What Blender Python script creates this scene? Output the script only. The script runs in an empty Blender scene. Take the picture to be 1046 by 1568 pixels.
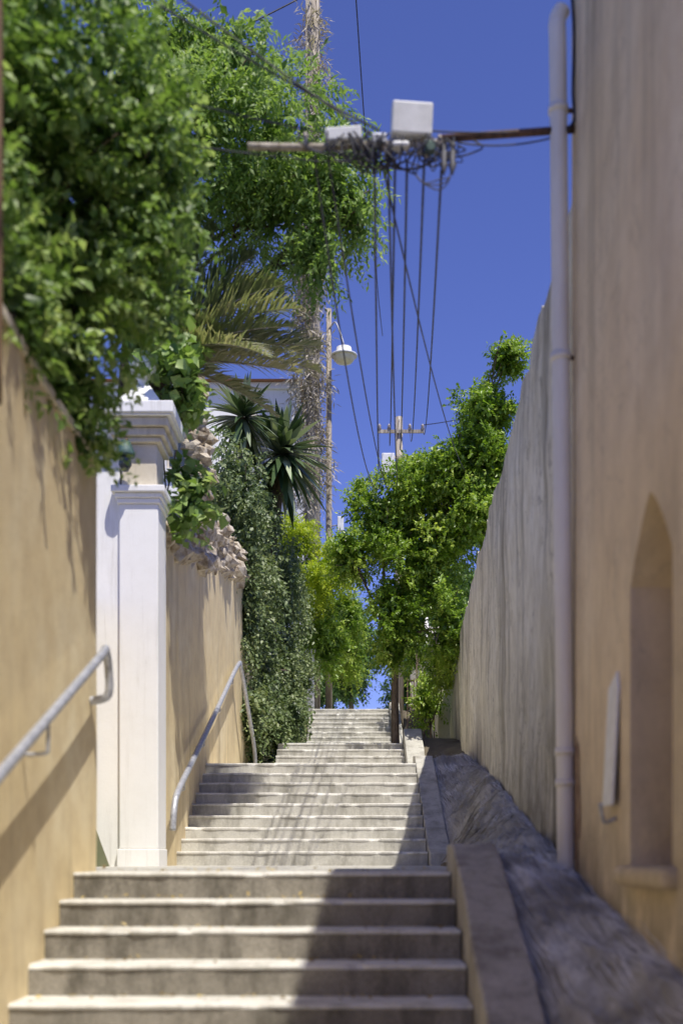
import bpy, bmesh, math, random
import numpy as np
from mathutils import Vector, Matrix, noise
random.seed(7)
scene = bpy.context.scene
COL = scene.collection

# ------------------------------------------------------------------ helpers
def link(ob, parent=None):
    COL.objects.link(ob)
    if parent is not None:
        ob.parent = parent
    return ob

def empty(name, loc=(0, 0, 0)):
    e = bpy.data.objects.new(name, None)
    e.empty_display_size = 0.2
    COL.objects.link(e)
    return e

def mesh(name, verts, faces, mat, parent=None, smooth=False):
    me = bpy.data.meshes.new(name)
    me.from_pydata([tuple(v) for v in verts], [], faces)
    me.validate()
    if mat: me.materials.append(mat)
    bm = bmesh.new(); bm.from_mesh(me)
    bmesh.ops.recalc_face_normals(bm, faces=bm.faces)
    bm.to_mesh(me); bm.free()
    if smooth:
        me.polygons.foreach_set('use_smooth', [True]*len(me.polygons))
    return link(bpy.data.objects.new(name, me), parent)

def bevel(ob, w=0.01, seg=2):
    m = ob.modifiers.new('bevel', 'BEVEL'); m.width = w; m.segments = seg; m.limit_method = 'ANGLE'
    return ob

def box(name, x0, x1, y0, y1, z0, z1, mat, parent=None, bev=0.0):
    v = [(x0,y0,z0),(x1,y0,z0),(x1,y1,z0),(x0,y1,z0),(x0,y0,z1),(x1,y0,z1),(x1,y1,z1),(x0,y1,z1)]
    f = [(0,1,2,3),(4,5,6,7),(0,1,5,4),(1,2,6,5),(2,3,7,6),(3,0,4,7)]
    ob = mesh(name, v, f, mat, parent)
    if bev: bevel(ob, bev)
    return ob

def tube_data(pts, radii, seg=8):
    pts = [Vector(p) for p in pts]
    if not hasattr(radii, '__len__'): radii = [radii]*len(pts)
    V=[]; F=[]
    prev=None
    for i,p in enumerate(pts):
        a = pts[max(i-1,0)]; b = pts[min(i+1,len(pts)-1)]
        t = (b-a).normalized()
        if prev is None:
            u = t.orthogonal().normalized()
        else:
            u = prev - t*prev.dot(t)
            u = u.normalized() if u.length>1e-6 else t.orthogonal().normalized()
        prev = u
        w = t.cross(u)
        for k in range(seg):
            an = 2*math.pi*k/seg
            V.append(p+(u*math.cos(an)+w*math.sin(an))*radii[i])
    for i in range(len(pts)-1):
        for k in range(seg):
            F.append((i*seg+k, i*seg+(k+1)%seg, (i+1)*seg+(k+1)%seg, (i+1)*seg+k))
    F.append(tuple(range(seg))); F.append(tuple((len(pts)-1)*seg+k for k in range(seg)))
    return V,F

def tubes(name, lst, mat, parent=None, seg=8):
    V=[];F=[]
    for pts,r in lst:
        v,f = tube_data(pts,r,seg)
        o=len(V); V+=v; F+=[tuple(i+o for i in ff) for ff in f]
    return mesh(name,V,F,mat,parent,smooth=True)

def smooth_path(pts, n=6):
    P=[Vector(p) for p in pts]; out=[]
    for i in range(len(P)-1):
        p0=P[max(i-1,0)];p1=P[i];p2=P[i+1];p3=P[min(i+2,len(P)-1)]
        for k in range(n):
            t=k/n
            out.append(0.5*((2*p1)+(-p0+p2)*t+(2*p0-5*p1+4*p2-p3)*t*t+(-p0+3*p1-3*p2+p3)*t**3))
    out.append(P[-1]); return out

def catenary(a,b,sag,n=24):
    a=Vector(a);b=Vector(b)
    return [a.lerp(b,i/n)-Vector((0,0,sag*4*(i/n)*(1-i/n))) for i in range(n+1)]

def revolve(name, prof, center, mat, parent=None, seg=24):
    V=[];F=[]
    for r,z in prof:
        for k in range(seg):
            a=2*math.pi*k/seg
            V.append((center[0]+r*math.cos(a),center[1]+r*math.sin(a),center[2]+z))
    for i in range(len(prof)-1):
        for k in range(seg):
            F.append((i*seg+k,i*seg+(k+1)%seg,(i+1)*seg+(k+1)%seg,(i+1)*seg+k))
    return mesh(name,V,F,mat,parent,smooth=True)

# ------------------------------------------------------------------ materials
class NT:
    def __init__(s, name):
        s.m = bpy.data.materials.new(name); s.m.use_nodes=True
        s.t = s.m.node_tree; s.n = s.t.nodes; s.l=s.t.links
        s.n.clear()
        s.out = s.n.new('ShaderNodeOutputMaterial')
        s.bsdf = s.n.new('ShaderNodeBsdfPrincipled')
        s.l.new(s.bsdf.outputs[0], s.out.inputs[0])
        s.geo = s.n.new('ShaderNodeNewGeometry')
    def noise(s, scale, detail=4, rough=0.6, stretch=(1,1,1), dist=0.0):
        mp = s.n.new('ShaderNodeMapping'); mp.inputs['Scale'].default_value = stretch
        s.l.new(s.geo.outputs['Position'], mp.inputs[0])
        no = s.n.new('ShaderNodeTexNoise'); no.inputs['Scale'].default_value=scale
        no.inputs['Detail'].default_value=detail; no.inputs['Roughness'].default_value=rough
        no.inputs['Distortion'].default_value=dist
        s.l.new(mp.outputs[0], no.inputs['Vector'])
        return no.outputs['Fac']
    def ramp(s, fac, stops):
        r = s.n.new('ShaderNodeValToRGB')
        el = r.color_ramp.elements
        while len(el)<len(stops): el.new(0.5)
        for e,(p,c) in zip(el,stops):
            e.position=p; e.color=(c,c,c,1) if not hasattr(c,'__len__') else (*c,1)
        s.l.new(fac, r.inputs[0]); return r.outputs[0]
    def mix(s, fac, a, b, mode='MIX'):
        m = s.n.new('ShaderNodeMix'); m.data_type='RGBA'; m.blend_type=mode
        for inp,val in ((m.inputs[0],fac),(m.inputs[6],a),(m.inputs[7],b)):
            if isinstance(val,bpy.types.NodeSocket): s.l.new(val,inp)
            elif hasattr(val,'__len__'): inp.default_value=(*val,1)
            else: inp.default_value=val
        return m.outputs[2]
    def lowz(s, z0, z1):
        """1 at height z0 falling to 0 at z1 (rising damp)"""
        sp=s.n.new('ShaderNodeSeparateXYZ'); s.l.new(s.geo.outputs['Position'],sp.inputs[0])
        mr=s.n.new('ShaderNodeMapRange'); mr.inputs['From Min'].default_value=z0; mr.inputs['From Max'].default_value=z1
        mr.inputs['To Min'].default_value=1; mr.inputs['To Max'].default_value=0
        s.l.new(sp.outputs['Z'],mr.inputs['Value']); return mr.outputs[0]
    def bump(s, h, strength=0.3, dist=0.01):
        b=s.n.new('ShaderNodeBump'); b.inputs['Strength'].default_value=strength; b.inputs['Distance'].default_value=dist
        s.l.new(h,b.inputs['Height']); s.l.new(b.outputs[0], s.bsdf.inputs['Normal'])
    def color(s,c):
        if isinstance(c,bpy.types.NodeSocket): s.l.new(c,s.bsdf.inputs['Base Color'])
        else: s.bsdf.inputs['Base Color'].default_value=(*c,1)
    def rough(s,v): s.bsdf.inputs['Roughness'].default_value=v

def stucco(name, base, dark, streak, lightc, streak_amt=(0.5,0.72), patch=(0.45,0.7), bump=0.5, sk=0.7, md=0.5, crack=0.0, fine_amt=0.25, damp=None):
    m=NT(name); m.rough(0.92)
    big=m.ramp(m.noise(0.9,6,0.65),[(patch[0],0),(patch[1],1)])
    c=m.mix(big,base,lightc)
    med=m.ramp(m.noise(3.5,8,0.72),[(0.42,0),(0.66,1)])
    c=m.mix(m.mix(1.0,med,(md,md,md),'MULTIPLY'),c,dark)
    st=m.ramp(m.noise(2.6,8,0.68,(1,1,0.09),0.5),[(streak_amt[0],0),(streak_amt[1],1)])
    area=m.ramp(m.noise(0.7,3,0.5,(1,1,0.6)),[(0.38,0.1),(0.62,1)])
    st2=m.mix(1.0,m.mix(1.0,st,area,'MULTIPLY'),(sk,sk,sk),'MULTIPLY')
    c=m.mix(st2,c,streak)
    st3=m.ramp(m.noise(9,6,0.7,(1,1,0.06),0.3),[(0.55,0),(0.72,0.5)])
    c=m.mix(m.mix(1.0,st3,area,'MULTIPLY'),c,streak)
    fine=m.noise(60,4,0.7)
    c=m.mix(m.ramp(fine,[(0.3,fine_amt),(0.7,0)]),c,dark)
    if damp:
        d=m.mix(1.0,m.lowz(damp[0],damp[1]),m.ramp(m.noise(4,8,0.75,(1,1,0.5)),[(0.33,0),(0.58,0.9)]),'MULTIPLY')
        c=m.mix(d,c,streak)
    if crack>0:
        cr=m.noise(1.4,10,0.6,(1,1,0.6),1.2)
        band=m.ramp(cr,[(0.490,0),(0.4985,crack),(0.5015,crack),(0.510,0)])
        c=m.mix(band,c,streak)
    m.color(c)
    h=m.mix(0.35,m.noise(70,4,0.7),m.noise(9,6,0.6))
    m.bump(h,bump,0.02)
    return m.m

def simple(name, c1, c2, scale=6, rough=0.8, metal=0.0, stretch=(1,1,1), bump=0.0, lo=0.35, hi=0.65):
    m=NT(name); m.rough(rough); m.bsdf.inputs['Metallic'].default_value=metal
    n=m.noise(scale,6,0.65,stretch)
    m.color(m.mix(m.ramp(n,[(lo,0),(hi,1)]),c1,c2))
    if bump: m.bump(n,bump,0.02)
    return m.m

M_LWALL = stucco('ochre_stucco',(0.82,0.67,0.39),(0.62,0.48,0.27),(0.36,0.28,0.17),(0.88,0.77,0.52),(0.47,0.64),sk=0.7,md=0.65)
M_RBLD  = stucco('beige_render',(0.84,0.68,0.45),(0.66,0.52,0.34),(0.27,0.22,0.14),(0.88,0.76,0.56),(0.46,0.63),bump=0.3,sk=0.65,md=0.65,crack=0.25,damp=(-0.5,0.7))
M_RWALL = stucco('weathered_render',(0.86,0.81,0.65),(0.56,0.51,0.37),(0.16,0.14,0.10),(0.93,0.90,0.79),(0.45,0.62),sk=0.8,md=0.7,crack=0.6,damp=(0.2,2.2))
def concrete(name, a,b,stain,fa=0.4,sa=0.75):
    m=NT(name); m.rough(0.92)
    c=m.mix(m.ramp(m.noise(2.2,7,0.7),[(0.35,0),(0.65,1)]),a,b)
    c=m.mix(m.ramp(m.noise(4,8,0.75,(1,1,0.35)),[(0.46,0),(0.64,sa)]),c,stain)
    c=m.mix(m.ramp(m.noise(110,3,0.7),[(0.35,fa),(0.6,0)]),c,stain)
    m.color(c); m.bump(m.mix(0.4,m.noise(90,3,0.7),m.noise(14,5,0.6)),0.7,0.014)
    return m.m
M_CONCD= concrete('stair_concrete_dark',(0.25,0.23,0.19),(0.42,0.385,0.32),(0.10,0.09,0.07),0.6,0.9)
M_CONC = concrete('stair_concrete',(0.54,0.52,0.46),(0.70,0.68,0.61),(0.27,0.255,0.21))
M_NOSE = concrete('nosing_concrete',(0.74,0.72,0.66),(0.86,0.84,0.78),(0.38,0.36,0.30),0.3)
M_CURB = concrete('curb_concrete',(0.46,0.43,0.36),(0.60,0.57,0.50),(0.20,0.18,0.15))
M_WHITE = stucco('white_plaster',(0.95,0.94,0.91),(0.82,0.80,0.75),(0.48,0.45,0.39),(0.96,0.95,0.93),(0.58,0.80),bump=0.2,sk=0.5,md=0.3)
M_CREAM = stucco('cream_plaster',(0.76,0.69,0.54),(0.56,0.48,0.35),(0.30,0.26,0.2),(0.82,0.77,0.65),bump=0.25)
M_STONE = simple('pale_rubble_stone',(0.24,0.18,0.11),(0.62,0.55,0.44),8,0.95,bump=1.0,lo=0.38,hi=0.62)
M_STEEL = simple('galvanised_steel',(0.34,0.35,0.38),(0.55,0.56,0.60),25,0.5,0.35)
M_PIPE = simple('painted_downpipe',(0.74,0.70,0.64),(0.86,0.83,0.79),5,0.5,stretch=(1,1,0.25))
M_WOOD = simple('grey_pole_wood',(0.22,0.18,0.13),(0.56,0.50,0.42),14,0.9,stretch=(1,1,0.08),bump=0.8)
M_DWOOD= simple('brown_wood',(0.11,0.065,0.03),(0.23,0.145,0.08),12,0.8,stretch=(1,1,0.1),bump=0.5)
M_BARK = simple('bark',(0.07,0.05,0.035),(0.22,0.17,0.12),20,0.95,stretch=(1,1,0.3),bump=1.0)
M_CABLE= simple('black_cable',(0.02,0.02,0.03),(0.07,0.07,0.09),8,0.6)
M_RUST = simple('rusty_iron',(0.05,0.035,0.03),(0.18,0.10,0.07),20,0.75,0.3)
M_BOXW = simple('white_enamel',(0.84,0.84,0.84),(0.70,0.70,0.69),12,0.5)
M_CERAM= simple('brown_ceramic',(0.18,0.13,0.10),(0.5,0.46,0.42),12,0.3)
M_GREEN= simple('verdigris_metal',(0.03,0.07,0.06),(0.08,0.15,0.13),20,0.6)
M_EARTH= simple('earth',(0.10,0.08,0.055),(0.20,0.17,0.12),2,0.95,bump=0.6)
M_GRND = simple('grassy_ground',(0.06,0.09,0.03),(0.16,0.14,0.08),0.8,0.95,bump=0.5)
M_TILE = simple('terracotta',(0.34,0.15,0.08),(0.48,0.25,0.14),9,0.85)
M_GLASS= simple('window_glass',(0.03,0.04,0.05),(0.06,0.07,0.08),3,0.1)
M_BRICK= simple('exposed_masonry',(0.20,0.12,0.07),(0.42,0.30,0.2),16,0.95,bump=1.0)
M_NET  = simple('grey_netting',(0.20,0.185,0.16),(0.42,0.40,0.37),3.0,0.85,stretch=(2.2,0.5,1),bump=0.6,lo=0.38,hi=0.62)
M_FIB  = simple('pale_fibres',(0.30,0.28,0.25),(0.86,0.84,0.80),2.0,0.7,lo=0.42,hi=0.60)
M_LAMP = simple('cream_lamp_glass',(0.75,0.68,0.45),(0.82,0.77,0.6),10,0.35)

def leafmat(name, dark, mid, light, trans=0.35, rough=0.45):
    m=NT(name)
    at=m.n.new('ShaderNodeAttribute'); at.attribute_name='rnd'
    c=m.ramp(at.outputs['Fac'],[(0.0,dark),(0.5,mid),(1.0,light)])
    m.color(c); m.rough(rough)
    m.bsdf.inputs['Specular IOR Level'].default_value=0.5
    tr=m.n.new('ShaderNodeBsdfTranslucent')
    tc=m.mix(0.7,c,(1.15,1.25,0.45),'MULTIPLY')
    m.l.new(tc,tr.inputs[0])
    ms=m.n.new('ShaderNodeMixShader'); ms.inputs[0].default_value=trans
    m.l.new(m.bsdf.outputs[0],ms.inputs[1]); m.l.new(tr.outputs[0],ms.inputs[2])
    m.l.new(ms.outputs[0],m.out.inputs[0])
    return m.m
L_BUSH = leafmat('climber_leaf',(0.06,0.12,0.03),(0.24,0.37,0.09),(0.58,0.68,0.30),0.40)
L_TREE = leafmat('pepper_leaf',(0.09,0.16,0.04),(0.25,0.38,0.09),(0.48,0.58,0.22),0.48)
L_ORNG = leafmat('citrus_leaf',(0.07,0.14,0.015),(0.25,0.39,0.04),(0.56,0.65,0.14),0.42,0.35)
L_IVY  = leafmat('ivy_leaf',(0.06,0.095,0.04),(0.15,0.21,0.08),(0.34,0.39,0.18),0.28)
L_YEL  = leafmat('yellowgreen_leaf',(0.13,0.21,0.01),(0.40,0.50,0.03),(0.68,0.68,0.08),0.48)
L_YUC  = leafmat('yucca_blade',(0.02,0.045,0.02),(0.08,0.13,0.05),(0.48,0.54,0.34),0.15,0.3)
L_PALM = leafmat('palm_leaflet',(0.09,0.14,0.06),(0.24,0.29,0.14),(0.52,0.46,0.30),0.3)
L_FAR  = leafmat('distant_leaf',(0.06,0.12,0.04),(0.15,0.27,0.08),(0.28,0.40,0.12),0.35)
L_DRY  = leafmat('dry_vine',(0.22,0.18,0.13),(0.42,0.37,0.30),(0.62,0.56,0.48),0.2)
L_LITT = leafmat('dead_leaf',(0.16,0.11,0.05),(0.40,0.30,0.12),(0.66,0.50,0.16),0.1)

# ------------------------------------------------------------------ foliage
def fast_mesh(name, V, F, rnd, mat, parent=None):
    V=np.asarray(V,dtype=np.float32); F=np.asarray(F,dtype=np.int32)
    me=bpy.data.meshes.new(name)
    me.vertices.add(len(V)); me.vertices.foreach_set('co',V.ravel())
    k=F.shape[1]
    me.loops.add(F.size); me.loops.foreach_set('vertex_index',F.ravel())
    me.polygons.add(len(F)); me.polygons.foreach_set('loop_start',np.arange(0,F.size,k,dtype=np.int32))
    try: me.polygons.foreach_set('loop_total',np.full(len(F),k,dtype=np.int32))
    except Exception: pass
    me.update(calc_edges=True)
    a=me.attributes.new('rnd','FLOAT','FACE'); a.data.foreach_set('value',np.asarray(rnd,dtype=np.float32))
    me.materials.append(mat)
    return link(bpy.data.objects.new(name,me),parent)

def norm(a): return a/np.maximum(np.linalg.norm(a,axis=-1,keepdims=True),1e-9)

def leaves_from(base, d, nrm, L, W, rnd):
    side=norm(np.cross(d,nrm)); up=norm(np.cross(side,d))
    L=L[:,None]; W=W[:,None]
    v0=base; v1=base+d*L*0.42+side*W*0.5+up*W*0.15; v2=base+d*L-up*L*0.08; v3=base+d*L*0.42-side*W*0.5+up*W*0.15
    N=len(base)
    V=np.stack([v0,v1,v2,v3],1).reshape(-1,3)
    i=np.arange(N)*4
    F=np.stack([np.stack([i,i+1,i+2],1),np.stack([i,i+2,i+3],1)],1).reshape(-1,3)
    return V,F,np.repeat(rnd,2)

def foliage(name, ells, n, mat, leaf=0.06, ratio=0.45, per=11, twig=0.3, droop=0.1, up=0.3, clumps=16, csize=0.3, parent=None, inner=0.15, seed=0):
    rng=np.random.default_rng(seed+1)
    C=[];R=[];S=[];CR=[];W=[]
    for e in ells:
        c=np.array(e[0:3]);r=np.array(e[3:6]); vol=(r.prod())**(2/3)
        for k in range(clumps):
            dd=norm(rng.normal(size=3)); rad=rng.uniform(0.35,1.0)
            C.append(c+dd*r*rad); R.append(c); S.append(r*csize*rng.uniform(0.55,1.35)); CR.append(rng.uniform(0,1)); W.append(vol*rng.uniform(0.4,1.6))
    C=np.array(C);R=np.array(R);S=np.array(S);CR=np.array(CR);W=np.array(W);W/=W.sum()
    idx=rng.choice(len(C),size=n,p=W)
    q=rng.normal(size=(n,3)); q=norm(q)*rng.uniform(0,1,(n,1))**0.5*1.25
    p=C[idx]+q*S[idx]
    out=norm(norm(p-R[idx])*0.7+norm(q)*0.5+rng.normal(size=(n,3))*0.45+np.array([0,0,up]))
    tl=twig*rng.uniform(0.5,1.3,(n,1))
    t=np.linspace(0.08,1,per)[None,:,None]
    P=p[:,None,:]+out[:,None,:]*tl[:,None,:]*t-np.array([0,0,1])*droop*(t**2)*rng.uniform(0.3,1.4,(n,1,1))
    tang=norm(out[:,None,:]*tl[:,None,:]-np.array([0,0,2*droop])*t)
    tang=np.broadcast_to(tang,P.shape)
    sv=norm(np.cross(tang,rng.normal(size=(n,1,3))+np.zeros((n,per,3))))
    sgn=np.where(np.arange(per)%2==0,1,-1)[None,:,None]
    d=norm(tang*0.6+sv*sgn*0.9+rng.normal(size=P.shape)*0.3-np.array([0,0,0.25]))
    nr=norm(rng.normal(size=P.shape)*0.55+np.array([0.15,-0.40,1.0]))
    N=n*per
    rnd=np.clip(0.45*CR[idx][:,None]+0.25*rng.uniform(0,1,(n,1))+0.38*rng.uniform(0,1,(n,per)),0,1).reshape(-1)
    Ls=(leaf*rng.uniform(0.55,1.25,(N,)))
    V,F,r=leaves_from(P.reshape(-1,3),d.reshape(-1,3),nr.reshape(-1,3),Ls,Ls*ratio*rng.uniform(0.8,1.2,N),rnd)
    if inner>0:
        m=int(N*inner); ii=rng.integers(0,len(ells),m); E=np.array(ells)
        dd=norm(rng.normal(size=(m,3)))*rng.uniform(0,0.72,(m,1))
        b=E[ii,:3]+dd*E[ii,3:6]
        V2,F2,r2=leaves_from(b,norm(rng.normal(size=(m,3))),norm(rng.normal(size=(m,3))),np.full(m,leaf*1.5),np.full(m,leaf*1.0),rng.uniform(0,0.25,m))  # inner leaves take only dark tints: the crown's inner shade put into colour
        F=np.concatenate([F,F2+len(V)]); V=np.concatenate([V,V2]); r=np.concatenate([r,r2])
    return fast_mesh(name,V,F,r,mat,parent)

def branches(name, root, ells, mat, parent, r0=0.12, mid=None, nsub=5, seed=1, rt=0.012):
    rng=random.Random(seed); L=[]
    root=Vector(root); mid=Vector(mid) if mid else root+Vector((0,0,1))
    tr=smooth_path([root,root.lerp(mid,0.5)+Vector((rng.uniform(-.06,.06),rng.uniform(-.06,.06),0)),mid],5)
    L.append((tr,[r0*(1-0.35*i/(len(tr)-1)) for i in range(len(tr))]))
    for e in ells:
        c=Vector(e[0:3]); 
        a=mid.lerp(root,rng.uniform(0,0.25))
        k=a.lerp(c,0.5)+Vector((rng.uniform(-.15,.15),rng.uniform(-.15,.15),rng.uniform(0,.25)))
        pp=smooth_path([a,k,c],5)
        L.append((pp,[r0*0.5*(1-0.75*i/(len(pp)-1)) for i in range(len(pp))]))
        for s in range(nsub):
            q=k.lerp(c,rng.uniform(0.2,1.0))
            en=c+Vector((rng.uniform(-1,1)*e[3],rng.uniform(-1,1)*e[4],rng.uniform(-.8,1)*e[5]))*0.85
            m2=q.lerp(en,0.5)+Vector((0,0,0.12*rng.random()))
            pq=smooth_path([q,m2,en],4)
            L.append((pq,[r0*0.16*(1-0.8*i/(len(pq)-1))+rt*0.3 for i in range(len(pq))]))
    return tubes(name,L,mat,parent,6)

# ------------------------------------------------------------------ terrain
PROF=[(-200,-1.85),(3.4,-1.85),(6.9,-0.40),(13.5,-0.40),(17.0,0.95),(21.0,0.95),(22.7,1.85),(27.5,1.85),(31.0,3.55),(60,3.7),(3000,3.7)]
def prof(y):
    return float(np.interp(y,[a for a,b in PROF],[b for a,b in PROF]))
def terr(x,y):
    z=prof(y)
    if -2.3<x<1.3: return z
    if x<=-2.3:
        k=min(1,(-2.3-x)/0.6)
        fade=np.interp(y,[-60,-10,25,60],[0,1,1,0])
        return z+1.7*k*fade
    k=min(1,max(0,(x-1.9)/0.8)); fade=np.interp(y,[-60,8,25,60],[0,0,1,0])
    return z+0.6*k*fade
xs=[-1500,-400,-120,-40,-15,-8,-5,-3.5,-2.9,-2.5,-2.29,-1,0,1,1.29,1.9,2.7,4,8,15,40,120,400,1500]
ys=[-1500,-300,-60,-20,-10,-5,0,3.4,5,6.9,9,11,13.5,15,17,19,21,22.7,25,27.5,29,31,35,45,60,100,300,1000,3000]
V=[(x,y,terr(x,y)) for y in ys for x in xs]
F=[]
for j in range(len(ys)-1):
    for i in range(len(xs)-1):
        a=j*len(xs)+i; F.append((a,a+1,a+len(xs)+1,a+len(xs)))
mesh('ground',V,F,M_GRND,smooth=True)

# ------------------------------------------------------------------ stairs
def flight(name, x0, x1, ybot, zbot, n, rise, tread, land_y1, mat, seed=0, nose=0.026):
    rng=random.Random(seed)
    root=empty(name)
    for i in range(1,n+1):
        y=ybot+tread*(i-1); z=zbot+rise*i
        last=(i==n)
        y1=land_y1 if last else y+tread+0.03
        j=rng.uniform(-0.006,0.006)
        zb=zbot+rise*(i-1)-0.25
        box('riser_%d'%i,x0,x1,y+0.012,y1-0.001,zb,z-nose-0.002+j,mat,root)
        V=[];F=[]
        ncol=60
        for c in range(ncol+1):
            x=x0+(x1-x0)*c/ncol
            chip=max(0,noise.noise(Vector((x*6.3,i*5.1,seed+9)))-0.22)*0.10
            w=noise.noise(Vector((x*3.1,i*4.7,seed)))*0.008+noise.noise(Vector((x*13,i*2.7,seed)))*0.006
            zz=noise.noise(Vector((x*2.3,i*9.1,seed+5)))*0.006
            V+= [(x,y+w+0.004+chip*0.4,z-nose+zz*0.4+j),(x,y+w+chip,z-0.010+zz+j-chip*0.2),(x,y+w+0.012+chip*1.3,z+zz+j),(x,y1-0.002,z+j),(x,y1-0.002,z-nose+j)]
        for c in range(ncol):
            a=c*5;b=a+5
            for q in range(5):
                F.append((a+q,a+(q+1)%5,b+(q+1)%5,b+q))
        F.append((0,1,2,3,4)); F.append(tuple(ncol*5+q for q in range(5)))
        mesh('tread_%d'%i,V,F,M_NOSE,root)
    return root
R=0.15;T=0.33
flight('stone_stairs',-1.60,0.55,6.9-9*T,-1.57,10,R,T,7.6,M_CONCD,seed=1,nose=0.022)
land=empty('stone_landing')
box('paving',-2.75,1.0,7.6,13.52,-0.6,-0.072,M_CONC,land)
box('street_pad',-1.6,1.6,-6,6.9-9*T,-2.2,-1.572,M_CONC,land)
flight('stone_stairs',-1.98,0.825,13.5,-0.07,9,R,T,21.05,M_CONC,seed=2,nose=0.03)
flight('stone_stairs',-1.42,0.92,21.0,1.28,6,R,T,27.6,M_CONC,seed=3,nose=0.035)
flight('stone_stairs',-1.12,0.90,27.5,2.18,11,R,T,36,M_CONC,seed=4,nose=0.04)
box('path',-1.3,1.2,36,60,3.3,3.835,M_CONC)

def curb(name,x0,x1,pts,h,mat=M_CURB):
    V=[];F=[]
    P=[]
    for (ya,za),(yb,zb) in zip(pts[:-1],pts[1:]):
        m=max(1,int((yb-ya)/0.15))
        for k in range(m): P.append((ya+(yb-ya)*k/m,za+(zb-za)*k/m))
    P.append(pts[-1]); n=len(P)
    for y,z in P:
        a=0.008*noise.noise(Vector((y*3,x0,1))); b=0.008*noise.noise(Vector((y*3,x1,5)))
        V+=[(x0,y,z-h),(x1,y,z-h),(x1+b,y,z+b*0.7),(x0+a,y,z+a*0.7)]
    for i in range(n-1):
        a=4*i
        for q in range(4): F.append((a+q,a+(q+1)%4,a+4+(q+1)%4,a+4+q))
    F.append((0,1,2,3));F.append(tuple(4*(n-1)+q for q in range(4)))
    ob=mesh(name,V,F,mat); bevel(ob,0.016,3); return ob
curb('stair_kerb',0.558,0.815,[(3.0,-1.62),(6.5,-0.06),(6.95,0.09),(7.25,0.09)],0.9)
curb('stair_kerb',0.835,1.08,[(13.3,0.07),(13.6,0.12),(16.6,1.42),(17.2,1.47)],1.0,M_CONC)
curb('stair_kerb',0.93,1.26,[(20.7,1.55),(21.0,1.66),(22.7,2.45),(23.1,2.47)],1.0,M_CONC)
curb('stair_kerb',0.91,1.15,[(27.2,2.4),(30.8,4.0),(31.2,4.02)],1.0,M_CONC)

# side bank between the stairs and the right-hand walls
RR=[(2,-1.3),(4.4,-0.66),(7,-0.22),(10,0.24),(14,0.86),(19,1.50),(23,2.2),(27,2.45),(31,3.8),(36,3.9)]
ZL=[(2,-2.1),(3.0,-1.70),(6.5,-0.15),(6.95,0.0),(7.3,-0.06),(13.25,-0.06),(13.6,0.06),(16.6,1.34),(17.2,1.36),(20.7,1.36),(22.7,2.3),(27,2.3),(30.8,3.8),(36,3.84)]
XL=[(2,0.80),(7.2,0.80),(7.5,0.86),(13.1,0.93),(13.4,1.06),(17.3,1.06),(20.6,1.24),(23.2,1.24),(40,1.22)]
def itp(T_,y): return float(np.interp(y,[a for a,b in T_],[b for a,b in T_]))
def rightx(y): return 1.27 if y<7.1 else 1.27+0.042*(y-7.1)
def bank(t,y):
    s=t*t*(3-2*t); s=0.35*t+0.65*s
    zl=itp(ZL,y); zr=itp(RR,y)+0.10
    return zl+(zr-zl)*s
V=[];F=[];ny=130;nx=10
for j in range(ny+1):
    y=2+(36-2)*j/ny
    xl=itp(XL,y); xr=rightx(y)+0.10
    for i in range(nx+1):
        t=i/nx; x=xl+(xr-xl)*t
        z=bank(t,y)+0.02*noise.noise(Vector((x*9,y*7,3)))*t
        V.append((x,y,z))
    V.append((xl,y,itp(ZL,y)-1.0))
w=nx+2
for j in range(ny):
    for i in range(nx):
        a=j*w+i; F.append((a,a+1,a+w+1,a+w))
    a=j*w; F.append((a,a+w,a+w+nx+1,a+nx+1))
mesh('side_bank',V,F,M_EARTH,smooth=True)

# netting draped over the bank: rumpled sheet with loose strands
V=[];F=[];ny=280;nx=30
for j in range(ny+1):
    y=3.0+(18.5-3.0)*j/ny
    xl=itp(XL,y)+0.008; xr=rightx(y)-0.004
    for i in range(nx+1):
        t=i/nx; x=xl+(xr-xl)*t
        n1=noise.noise(Vector((x*1.8+y*0.7,y*0.8,8)))
        f1=max(0,1-abs(noise.noise(Vector((x*6.5+y*2.2,y*0.9,2))))*3.0)
        f2=max(0,1-abs(noise.noise(Vector((x*12-y*2.5,y*1.7,6))))*3.0)
        env=min(1,t/0.25)*(1 if t<0.85 else (1-t)/0.15*0.6+0.4)
        z=bank(t,y)+0.028+env*(0.07*max(0,n1+0.25)+0.035*f1+0.016*f2+0.010*noise.noise(Vector((x*25,y*9,2))))
        V.append((x,y,z))
w=nx+1
for j in range(ny):
    for i in range(nx):
        a=j*w+i; F.append((a,a+1,a+w+1,a+w))
net=empty('draped_netting')
mesh('net_sheet',V,F,M_NET,net,smooth=True)
VN=np.array(V).reshape(ny+1,nx+1,3)
SV=[];SF=[];SR=[]
rg=random.Random(5)
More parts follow.
